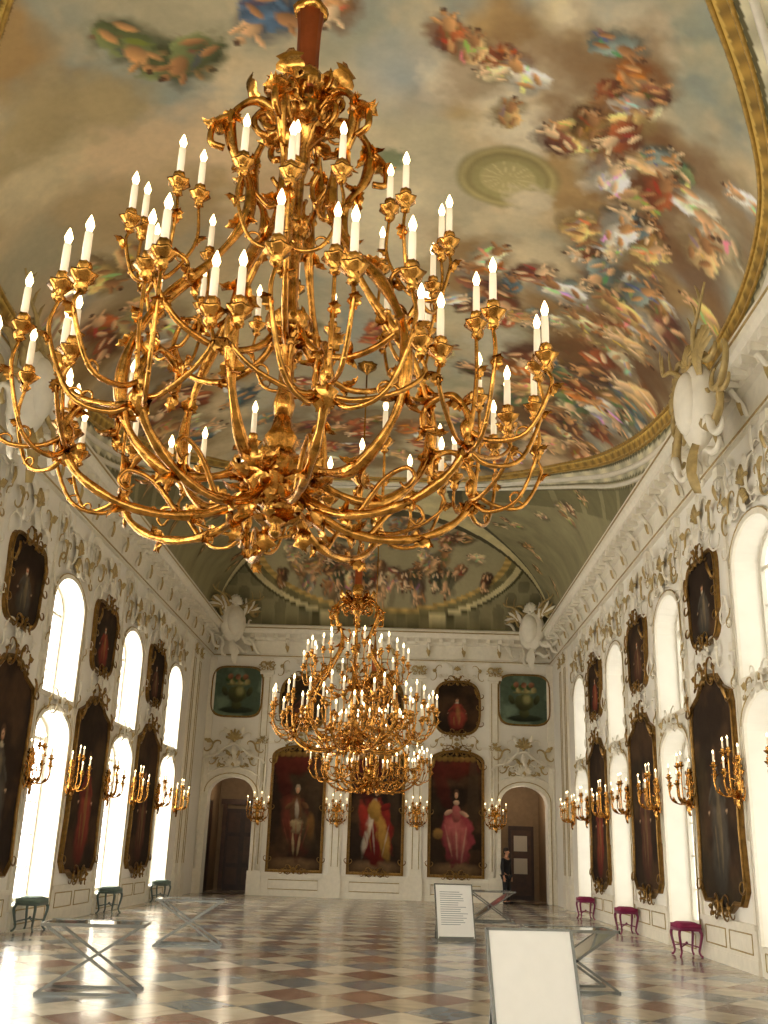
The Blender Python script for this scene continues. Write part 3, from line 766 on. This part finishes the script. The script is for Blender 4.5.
# ------------------------------------------------------------ chandelier
A_C=[(1.84,0,.96),(1.66,.36,1.10),(1.66,-.36,1.10),(1.40,.5,.86),(1.40,-.5,.86),(1.40,0,1.28)]
B_C=[(1.18,0,1.96),(1.0,.3,2.14),(1.0,-.3,2.14),(.74,0,2.34)]
def armA():
    mb=MB()
    P=catmull([(.12,0,.44),(.3,0,.24),(.62,0,.14),(.98,0,.18),(1.27,0,.36),(1.36,0,.62),(1.24,0,.82),(1.07,0,.78),(1.05,0,.64),(1.13,0,.62)],7)
    m=len(P); mb.tube(P,[(.036-.019*i/m)*(1+.15*math.sin(i*1.1)) for i in range(m)],8,0); along(mb,P,9,.16,.085)
    P=catmull([(.62,0,.15),(.78,0,.34),(.94,0,.40),(1.0,0,.33),(.95,0,.27),(.90,0,.31)],6); mb.tube(P,[.02-.012*i/len(P) for i in range(len(P))],6,0)
    acanthus(mb,(.3,0,.24),(-.3,0,-1),.2,.14,0,(1,0,0)); acanthus(mb,(1.3,0,.38),(.9,0,.5),.2,.12)
    hub=(1.34,0,.58)
    mb.ball(hub,(.045,.045,.07))
    for c in A_C:
        branch(mb,hub if c[1]==0 else (1.32,.02*(1 if c[1]>0 else -1),.48),c,.16 if c[0]>1.41 else .02); cup(mb,c,1.15)
        acanthus(mb,(c[0],c[1],c[2]-.12),(.5,.3 if c[1]>=0 else -.3,.5),.11,.07)
    return mb.mesh('arm',[M_GOLD])
def armB():
    mb=MB()
    P=catmull([(.05,0,1.6),(.22,0,1.36),(.5,0,1.26),(.80,0,1.36),(.98,0,1.6),(.92,0,1.82),(.78,0,1.8),(.78,0,1.68)],6)
    m=len(P); mb.tube(P,[.028-.013*i/m for i in range(m)],7,0); along(mb,P,9,.13,.075)
    for c in B_C:
        branch(mb,(.97,0,1.63),c,.12 if c[0]>.9 else -.02,.0115); cup(mb,c,1.1); acanthus(mb,(c[0],c[1],c[2]-.11),(.5,.2 if c[1]>=0 else -.2,.5),.1,.07)
    return mb.mesh('arm',[M_GOLD])
def rib():
    mb=MB()
    P=catmull([(.15,0,3.30),(.36,0,3.38),(.52,0,3.2),(.5,0,2.92),(.36,0,2.66),(.36,0,2.36),(.56,0,1.98),(.84,0,1.62),(1.02,0,1.26),(1.06,0,.92),(.96,0,.62),(.7,0,.4),(.42,0,.42),(.16,0,.55)],6)
    m=len(P); mb.tube(P,[.036+.01*math.sin(i*.5) for i in range(m)],8,0); along(mb,P,9,.2,.11)
    mb.tube(catmull([(.36,0,2.64),(.2,0,2.5),(.14,0,2.65),(.2,0,2.75)],5),.018,6,0)
    mb.tube(catmull([(.52,0,3.2),(.64,0,3.1),(.66,0,2.93),(.56,0,2.9)],5),.026,6,0)
    acanthus(mb,(.36,0,3.38),(.6,0,.6),.26,.2); acanthus(mb,(.5,0,3.1),(.7,0,-.5),.26,.18)
    return mb.mesh('scroll_rib',[M_GOLD])
def body():
    mb=MB()
    mb.lathe([(.005,.06),(.03,.08),(.045,.11),(.03,.14),(.06,.17),(.1,.21),(.07,.25),(.1,.28),(.19,.34),(.25,.42),(.26,.5),(.2,.58),(.12,.62),(.09,.68),(.12,.74),(.08,.8),(.055,.9)],28,mi=0,lobes=7,amp=.09)
    mb.lathe([(.055,.9),(.075,1.0),(.05,1.1),(.045,1.35),(.07,1.42),(.11,1.5),(.12,1.6),(.07,1.7),(.045,1.8),(.04,2.1),(.06,2.2),(.05,2.35),(.035,2.5),(.035,2.8),(.07,2.95),(.06,3.05),(.12,3.15),(.18,3.25),(.2,3.35),(.13,3.45),(.1,3.55)],20,mi=0,lobes=5,amp=.08)
    mb.lathe([(.1,3.55),(.085,3.7),(.08,3.9),(.085,4.15),(.1,4.3),(.07,4.36)],24,mi=1,lobes=12,amp=.08)
    mb.lathe([(.12,4.3),(.13,4.36),(.07,4.42),(.05,4.55),(.02,4.8),(.014,4.9)],16,mi=0,lobes=4,amp=.1)
    for k in range(12):
        a=k*math.pi/6; u=(math.cos(a),math.sin(a),0)
        acanthus(mb,(.2*u[0],.2*u[1],.42),(u[0],u[1],-.3 if k%2 else .5),.22,.15)
        acanthus(mb,(.12*u[0],.12*u[1],3.2),(u[0],u[1],-.8 if k%2 else .9),.26,.14)
        acanthus(mb,(.09*u[0],.09*u[1],3.56),(u[0]*.4,u[1]*.4,1),.28,.1)
        if k%2==0:
            acanthus(mb,(.05*u[0],.05*u[1],.2),(u[0],u[1],-.6),.14,.1); acanthus(mb,(.12*u[0],.12*u[1],3.4),(u[0],u[1],.3),.3,.16)
            acanthus(mb,(.08*u[0],.08*u[1],1.5),(u[0],u[1],.8),.22,.13); acanthus(mb,(.05*u[0],.05*u[1],2.3),(u[0],u[1],.9),.18,.1)
            mb.tube(curlpath((.26*u[0],.26*u[1],3.1),u,.12,up=1),[.03*(1-i/20) for i in range(16)],6,0)
            mb.tube(curlpath((.22*u[0],.22*u[1],3.45),u,.09,up=1),[.024*(1-i/20) for i in range(16)],6,0)
    return mb.mesh('body',[M_GOLD,mat('fluted_copper','#a0522a',.35,metal=.8,var=.2)])
def chandelier(loc,rot,top,label):
    T=obj('chandelier',None,M=Matrix.Translation(loc)@Matrix.Rotation(rot,4,'Z'),label=label,cat='chandelier',group='gilt candle chandeliers in a row')
    obj('body',body_me,T)
    for k in range(8):
        R=Matrix.Rotation(2*math.pi*k/8,4,'Z'); obj('arm',armA_me,T,R)
        for c in A_C: add_candle(T,R@(Vector(c)+Vector((0,0,.06))))
    for k in range(6):
        R=Matrix.Rotation(2*math.pi*(k+.3)/6,4,'Z'); obj('arm',armB_me,T,R)
        for c in B_C: add_candle(T,R@(Vector(c)+Vector((0,0,.06))))
        obj('scroll_rib',rib_me,T,Matrix.Rotation(2*math.pi*(k+.05)/6,4,'Z'))
    m=MB(); m.tube([(0,0,4.85),(0,0,top-loc[2])],.02,6,0); m.lathe([(.02,-.25),(.06,-.2),(.2,-.08),(.24,0)],16,(0,0,top-loc[2]),0,8,.1)
    obj('suspension_rod',m.mesh('suspension_rod',[M_GOLD]),T)
    return T
body_me=body(); armA_me=armA(); armB_me=armB(); rib_me=rib()
TOP=ZC+RISE-.005
c0=chandelier((-.06,6.1,3.40),.30,TOP,'huge gilt bronze chandelier with lit electric candles')
clone(c0,Matrix.Translation((-.25,21.6,3.40))@Matrix.Rotation(.5,4,'Z'))
clone(c0,Matrix.Translation((-.1,31.2,3.10))@Matrix.Rotation(.9,4,'Z'))

# ------------------------------------------------------------ wall sconces
S_C=[(0,-.44,.18),(.24,-.36,.06),(-.24,-.36,.06),(.36,-.16,.26),(-.36,-.16,.26),(.13,-.24,.40),(-.13,-.24,.40)]
def sconce_meshes():
    mb=MB(); ornament(mb,0,-.05,.42,.75,-.04,0,6,.025); mb.ball((0,-.05,-.1),(.07,.05,.16)); leaf(mb,0,-.2,-1.57,.3,.14,-.05,0); shell(mb,0,.22,.16,-.05,0)
    bp=mb.mesh('backplate',[M_GOLD]); mb=MB()
    for c in S_C:
        a=Vector((0,-.06,-.15)); b=Vector(c)-Vector((0,0,.09)); d=b-a
        P=catmull([a,a+Vector((d.x*.4,d.y*.4,-.14)),a+Vector((d.x*.9,d.y*.9,-.08)),a+Vector((d.x*1.05,d.y*1.03,d.z*.5)),b],5)
        mb.tube(P,.012,5,0); cup(mb,c,.9); acanthus(mb,P[8],(d.x,d.y,.2),.12,.08)
    return bp,mb.mesh('arm',[M_GOLD])
bp_me,sa_me=sconce_meshes()
def sconce(M):
    T=obj('wall_sconce',None,M=M,label='gilt candle sconce with several lit arms on the wall',cat='wall lamp',group='gilt wall sconces between windows and portraits')
    obj('backplate',bp_me,T); obj('arm',sa_me,T)
    for c in S_C: add_candle(T,Vector(c)+Vector((0,0,.045)),False)
    return T
s0=None; SCM=[]
for wy in WIN_Y[:4]:
    for dy in (-1.23,1.23):
        y=wy+dy
        if y<13.5: continue
        SCM+=[WL(y,2.85),WR(y,2.85)]
SCM+=[WE(x,2.75) for x in (-4.12,-1.385,1.385,4.12)]
for M in SCM:
    M=M@Matrix.Translation((0,-.05,0))
    if s0 is None: s0=sconce(M)
    else: clone(s0,M)

# ------------------------------------------------------------ stucco cartouches at cornice
def cartouche(body_mi,leaf_mi,face=0):
    mb=MB(); mb.ball((0,-.25,.35),(.42,.2,.55),body_mi,16,10); mb.ball((0,-.38,.38),(.3,.14,.4),face,16,10)
    for s in (-1,1):
        scroll(mb,s*.55,.1,.7,s*1.3,'C',.06,-.25,leaf_mi); scroll(mb,s*.5,.75,.6,s*.4,'S',.05,-.25,1); scroll(mb,s*.85,.45,.6,s*2.1,'C',.045,-.22,leaf_mi); scroll(mb,s*.7,-.2,.6,s*.1,'S',.05,-.3,0)
        scroll(mb,s*.35,.95,.4,s*1.9,'C',.035,-.3,1); scroll(mb,s*1.0,.1,.4,s*.9,'S',.035,-.25,1)
        for k in range(6):
            a=math.pi/2-s*(.2+.28*k); leaf(mb,s*.3,.5+.05*k,a,.6,.12,-.25,1 if k%2 else leaf_mi,.1)
        P=catmull([(s*.2,-.3,.8),(s*.5,-.4,1.05),(s*.8,-.42,1.15),(s*1.0,-.38,1.45)],5); mb.tube(P,[.04*(1-i/22) for i in range(len(P))],6,1)
        for q in (5,9,12): mb.tube([P[q],P[q]+Vector((-s*.02,-.02,.16)),P[q]+Vector((-s*.08,-.03,.26))],[.022,.016,.006],5,1)
        scroll(mb,s*.3,-.35,.5,s*.6,'S',.05,-.2,0)
    shell(mb,0,.85,.3,-.3,leaf_mi,9); leaf(mb,0,-.1,-math.pi/2,.7,.3,-.25,leaf_mi,.12)
    return mb.mesh('trim_cartouche',[M_TRIM,M_GILT,M_BROWN])
cm1=cartouche(0,0,0); cm2=cartouche(0,1,0)
S_=lambda k:Matrix.Diagonal((k,k,k,1))
trim(cm1,Matrix.Translation((-HW+.6,D-.6,8.75))@Matrix.Rotation(math.pi/4,4,'Z')@S_(1.3))
trim(cm1,Matrix.Translation((HW-.6,D-.6,8.75))@Matrix.Rotation(-math.pi/4,4,'Z')@S_(1.3))
trim(cm2,WR(14.9,8.1)@Matrix.Translation((0,-.42,0))@S_(1.35))
trim(cm2,WL(14.9,8.1)@Matrix.Translation((0,-.42,0))@S_(1.35))

# ------------------------------------------------------------ stools
def stool_meshes(m1,m2):
    leg=MB(); P=catmull([(0,0,.44),(.04,0,.36),(.0,0,.2),(-.03,0,.08),(.03,0,.0)],5); leg.tube(P,[.03-.014*i/len(P) for i in range(len(P))],6,0); leg.ball((.03,0,.015),.022)
    seat=MB(); s=superell(0,0,.31,.24,5,28)
    for z0,z1,k,mi in ((.42,.47,1.0,0),(.47,.53,.98,1),(.53,.56,.85,1)):
        n=len(s); vs=[(p[0]*k,p[1]*k,z0) for p in s]+[(p[0]*(k if z1<.55 else .6),p[1]*(k if z1<.55 else .6),z1) for p in s]
        seat.add(vs,[tuple(range(n-1,-1,-1)),tuple(range(n,2*n))]+[(i,(i+1)%n,(i+1)%n+n,i+n) for i in range(n)],mi)
    st_=MB(); st_.tube([(-.24,-.17,.16),(0,0,.2),(.24,.17,.16)],.012,6,0); st_.tube([(-.24,.17,.16),(0,0,.2),(.24,-.17,.16)],.012,6,0); st_.ball((0,0,.21),.028)
    return leg.mesh('leg',[m1]),seat.mesh('seat',[m1,m2]),st_.mesh('stretcher',[m1])
def stool(M,ms,label,group):
    T=obj('stool',None,M=M,label=label,cat='stool',group=group)
    obj('seat',ms[1],T); obj('stretcher',ms[2],T)
    for sx in (-1,1):
        for sy in (-1,1): obj('leg',ms[0],T,Matrix.Translation((sx*.25,sy*.18,0))@Matrix.Rotation(math.atan2(sy*.18,sx*.25),4,'Z'))
    return T
msP=stool_meshes(M_PINK,M_PINKS); msS=stool_meshes(M_SAGE,M_SAGES)
a=stool(Matrix.Translation((-HW+.31,19.6,0))@Matrix.Rotation(math.pi/2,4,'Z')@Matrix.Diagonal((1.2,.95,1.05,1)),msS,'sage green stool with curved legs in front of a window','green window stools')
for y in (24.9,30.2): clone(a,Matrix.Translation((-HW+.31,y,0))@Matrix.Rotation(math.pi/2,4,'Z')@Matrix.Diagonal((1.2,.95,1.05,1)))
a=stool(Matrix.Translation((HW-.31,19.2,0))@Matrix.Rotation(math.pi/2,4,'Z')@Matrix.Diagonal((1.0,.95,1.0,1)),msP,'magenta stool with curved legs in front of a window','magenta window stools')
for y in (24.1,29.2): clone(a,Matrix.Translation((HW-.31,y,0))@Matrix.Rotation(math.pi/2,4,'Z')@Matrix.Diagonal((1.0,.95,1.0,1)))

# ------------------------------------------------------------ glass topped display tables (X legs)
def xtable():
    top=MB(); top.box(-.55,.55,-.33,.33,.70,.72,0); top.box(-.56,.56,-.34,-.32,.69,.725,1); top.box(-.56,.56,.32,.34,.69,.725,1); top.box(-.56,-.54,-.34,.34,.69,.725,1); top.box(.54,.56,-.34,.34,.69,.725,1)
    leg=MB(); leg.bar((-.52,0,.025),(.50,0,.69),.03,.03,0); leg.bar((.52,0,.025),(-.50,0,.69),.03,.03,0)
    base=MB(); base.box(-.55,.55,-.02,.02,0,.03,0)
    sh=MB()
    vs=[(-.5,-.27,.03),(.48,-.27,.68),(.48,.27,.68),(-.5,.27,.03)]; sh.add(vs+[(v[0],v[1],v[2]+.01) for v in vs],[(0,1,2,3),(7,6,5,4),(0,4,5,1),(1,5,6,2),(2,6,7,3),(3,7,4,0)],0,False)
    return top.mesh('table_top',[M_GLASS,M_STEEL]),leg.mesh('leg',[M_STEEL]),base.mesh('foot_bar',[M_STEEL]),sh.mesh('glass_panel',[M_GLASS])
xt=xtable()
def xtab(M):
    T=obj('display_table',None,M=M,label='glass display table on crossed steel legs',cat='table',group='glass display tables with crossed legs')
    obj('table_top',xt[0],T); obj('glass_panel',xt[3],T)
    for s in (-.3,.3):
        obj('leg',xt[1],T,Matrix.Translation((0,s,0))); obj('foot_bar',xt[2],T,Matrix.Translation((0,s,0)))
    return T
a=xtab(Matrix.Translation((-2.6,12.2,0))@Matrix.Rotation(.12,4,'Z'))
for x,y in ((-2.65,17.9),(3.0,13.9),(3.1,26.5)): clone(a,Matrix.Translation((x,y,0))@Matrix.Rotation(.12,4,'Z'))

# ------------------------------------------------------------ information stands
def stand(M,label,text):
    T=obj('information_stand',None,M=M,label=label,cat='information stand',group='tilted information stands')
    b=MB(); b.box(-.38,.38,-.18,.32,0,.03,0); b.box(-.34,.34,-.17,-.13,.03,.08,0); obj('base',b.mesh('base',[M_STEEL]),T)
    tilt=Matrix.Translation((0,-.15,.05))@Matrix.Rotation(math.radians(-17),4,'X')
    p=MB(); p.box(-.36,.36,-.012,.012,.0,.98,0,tilt)
    if text:
        rn=random.Random(3)
        for k in range(16): p.box(-.28,-.28+rn.uniform(.35,.54),-.0135,-.0125,.84-k*.04,.852-k*.04,1,tilt)
    obj('panel',p.mesh('panel',[M_STAND,M_GREY]),T)
    f=MB()
    for s in (-1,1): f.box(s*.37-.012,s*.37+.012,-.02,.02,0,1.0,0,tilt)
    f.box(-.38,.38,-.02,.02,.98,1.0,0,tilt); obj('frame',f.mesh('frame',[M_STEEL]),T)
    l=MB()
    for s in (-1,1): l.bar((s*.3,.3,.02),(s*.3,.12,.92),.025,.025,0)
    obj('rear_support',l.mesh('rear_support',[M_STEEL]),T)
stand(Matrix.Translation((1.93,9.0,0))@Matrix.Rotation(.22,4,'Z'),'white tilted information panel in a thin steel frame',False)
stand(Matrix.Translation((1.9,20.7,0))@Matrix.Rotation(.2,4,'Z'),'white information panel with grey text lines in a steel frame',True)

# ------------------------------------------------------------ person
def skinobj(name,verts,edges,rad,material,parent,root=0):
    me=bpy.data.meshes.new(name); me.from_pydata(verts,edges,[]); me.materials.append(material)
    o=obj(name,me,parent); md=o.modifiers.new('skin','SKIN'); md.use_smooth_shade=True
    sv=me.skin_vertices[0].data
    for i,r in enumerate(rad): sv[i].radius=(r,r) if not hasattr(r,'__len__') else r
    sv[root].use_root=True
    s=o.modifiers.new('sub','SUBSURF'); s.levels=1; s.render_levels=2
    return o
def person(M):
    T=obj('person',None,M=M,label='person in a dark suit standing in the doorway',cat='person')
    V=[(0,0,.94),(0,.01,1.1),(0,.01,1.28),(0,.01,1.42),(0,0,1.5),(0,-.01,1.56),(0,-.02,1.66),(0,-.015,1.73)]
    E=[(i,i+1) for i in range(7)]; Rr=[(.14,.1),(.125,.09),(.15,.1),(.13,.09),(.05,.05),(.055,.06),(.075,.09),(.055,.065)]
    for s in (-1,1):
        b=len(V); V+=[(s*.19,.01,1.40),(s*.235,.03,1.14),(s*.23,-.04,.90),(s*.225,-.06,.82)]; E+=[(3,b),(b,b+1),(b+1,b+2),(b+2,b+3)]; Rr+=[.055,.042,.03,.035]
        for k in range(4):
            c=len(V); V+=[(s*(.225),-.03-.022*k,.76),(s*.215,-.035-.022*k,.725),(s*.2,-.035-.022*k,.70)]; E+=[(b+3,c),(c,c+1),(c+1,c+2)]; Rr+=[.01,.009,.007]
        c=len(V); V+=[(s*.21,-.1,.80),(s*.20,-.115,.765)]; E+=[(b+3,c),(c,c+1)]; Rr+=[.011,.009]
        b=len(V); V+=[(s*.1,0,.86),(s*.11,-.01,.48),(s*.12,.02,.09),(s*.13,-.13,.035)]; E+=[(0,b),(b,b+1),(b+1,b+2),(b+2,b+3)]; Rr+=[.085,.058,.04,.035]
    skinobj('body',V,E,Rr,M_SKIN,T)
    V=[(0,0,.86),(0,.01,1.1),(0,.01,1.28),(0,.01,1.42),(0,.0,1.475)];E=[(0,1),(1,2),(2,3),(3,4)];Rr=[(.17,.125),(.145,.115),(.17,.12),(.15,.105),(.075,.07)]
    for s in (-1,1):
        b=len(V);V+=[(s*.19,.01,1.40),(s*.235,.03,1.14),(s*.23,-.035,.885)];E+=[(3,b),(b,b+1),(b+1,b+2)];Rr+=[.075,.058,.048]
    skinobj('jacket',V,E,Rr,M_SUIT,T)
    V=[(0,0,.93)];E=[];Rr=[(.15,.12)]
    for s in (-1,1):
        b=len(V);V+=[(s*.1,0,.84),(s*.11,-.01,.48),(s*.12,.02,.07)];E+=[(0,b),(b,b+1),(b+1,b+2)];Rr+=[.105,.078,.065]
    skinobj('trousers',V,E,Rr,M_SUIT,T)
    h=MB(); h.ball((0,.012,1.72),(.088,.105,.085),0,14,8); h.ball((0,.04,1.66),(.082,.075,.1),0,14,8); obj('hair',h.mesh('hair',[M_HAIR]),T)
    f=MB()
    for s in (-1,1): f.ball((s*.03,-.105,1.665),(.011,.007,.007),0); f.ball((s*.082,.0,1.655),(.012,.02,.03),1)
    f.tube([(0,-.1,1.67),(0,-.125,1.635),(0,-.108,1.63)],[.008,.013,.01],6,1); f.ball((0,-.1,1.605),(.024,.008,.006),2); obj('face',f.mesh('face',[M_HAIR,M_SKIN,mat('lips','#a0574a',.5)]),T)
    for s in (-1,1):
        s_=MB(); s_.ball((s*.125,-.06,.045),(.05,.14,.045),0,12,6); obj('shoe',s_.mesh('shoe',[M_SUIT]),T)
person(Matrix.Translation((4.48,36.1,0))@Matrix.Rotation(.9,4,'Z'))

# ------------------------------------------------------------ lights / world
w=bpy.data.worlds.new('w'); scene.world=w; w.use_nodes=True; w.node_tree.nodes['Background'].inputs[0].default_value=(1,.98,.95,1); w.node_tree.nodes['Background'].inputs[1].default_value=.5
l=bpy.data.lights.new('rear_fill_light','AREA'); l.shape='RECTANGLE'; l.size=10; l.size_y=5; l.energy=600; l.color=(1,.96,.88)  # added ceiling fill behind the camera; the back wall has no window
o=bpy.data.objects.new('rear_fill_light',l); COL.objects.link(o); o.location=(0,YB+.3,4.5); o.rotation_euler=(math.radians(115),0,0)

# ------------------------------------------------------------ camera
cd=bpy.data.cameras.new('camera'); cd.lens=1000/1024*36; cd.sensor_width=36; cd.clip_end=200
co=bpy.data.objects.new('camera',cd); COL.objects.link(co)
co.matrix_world=Matrix.Translation((0.78,0,1.6))@Matrix.Rotation(math.radians(1.36),4,'Z')@Matrix.Rotation(math.radians(90+18.65),4,'X')@Matrix.Rotation(math.radians(1.9),4,'Z')
scene.camera=co
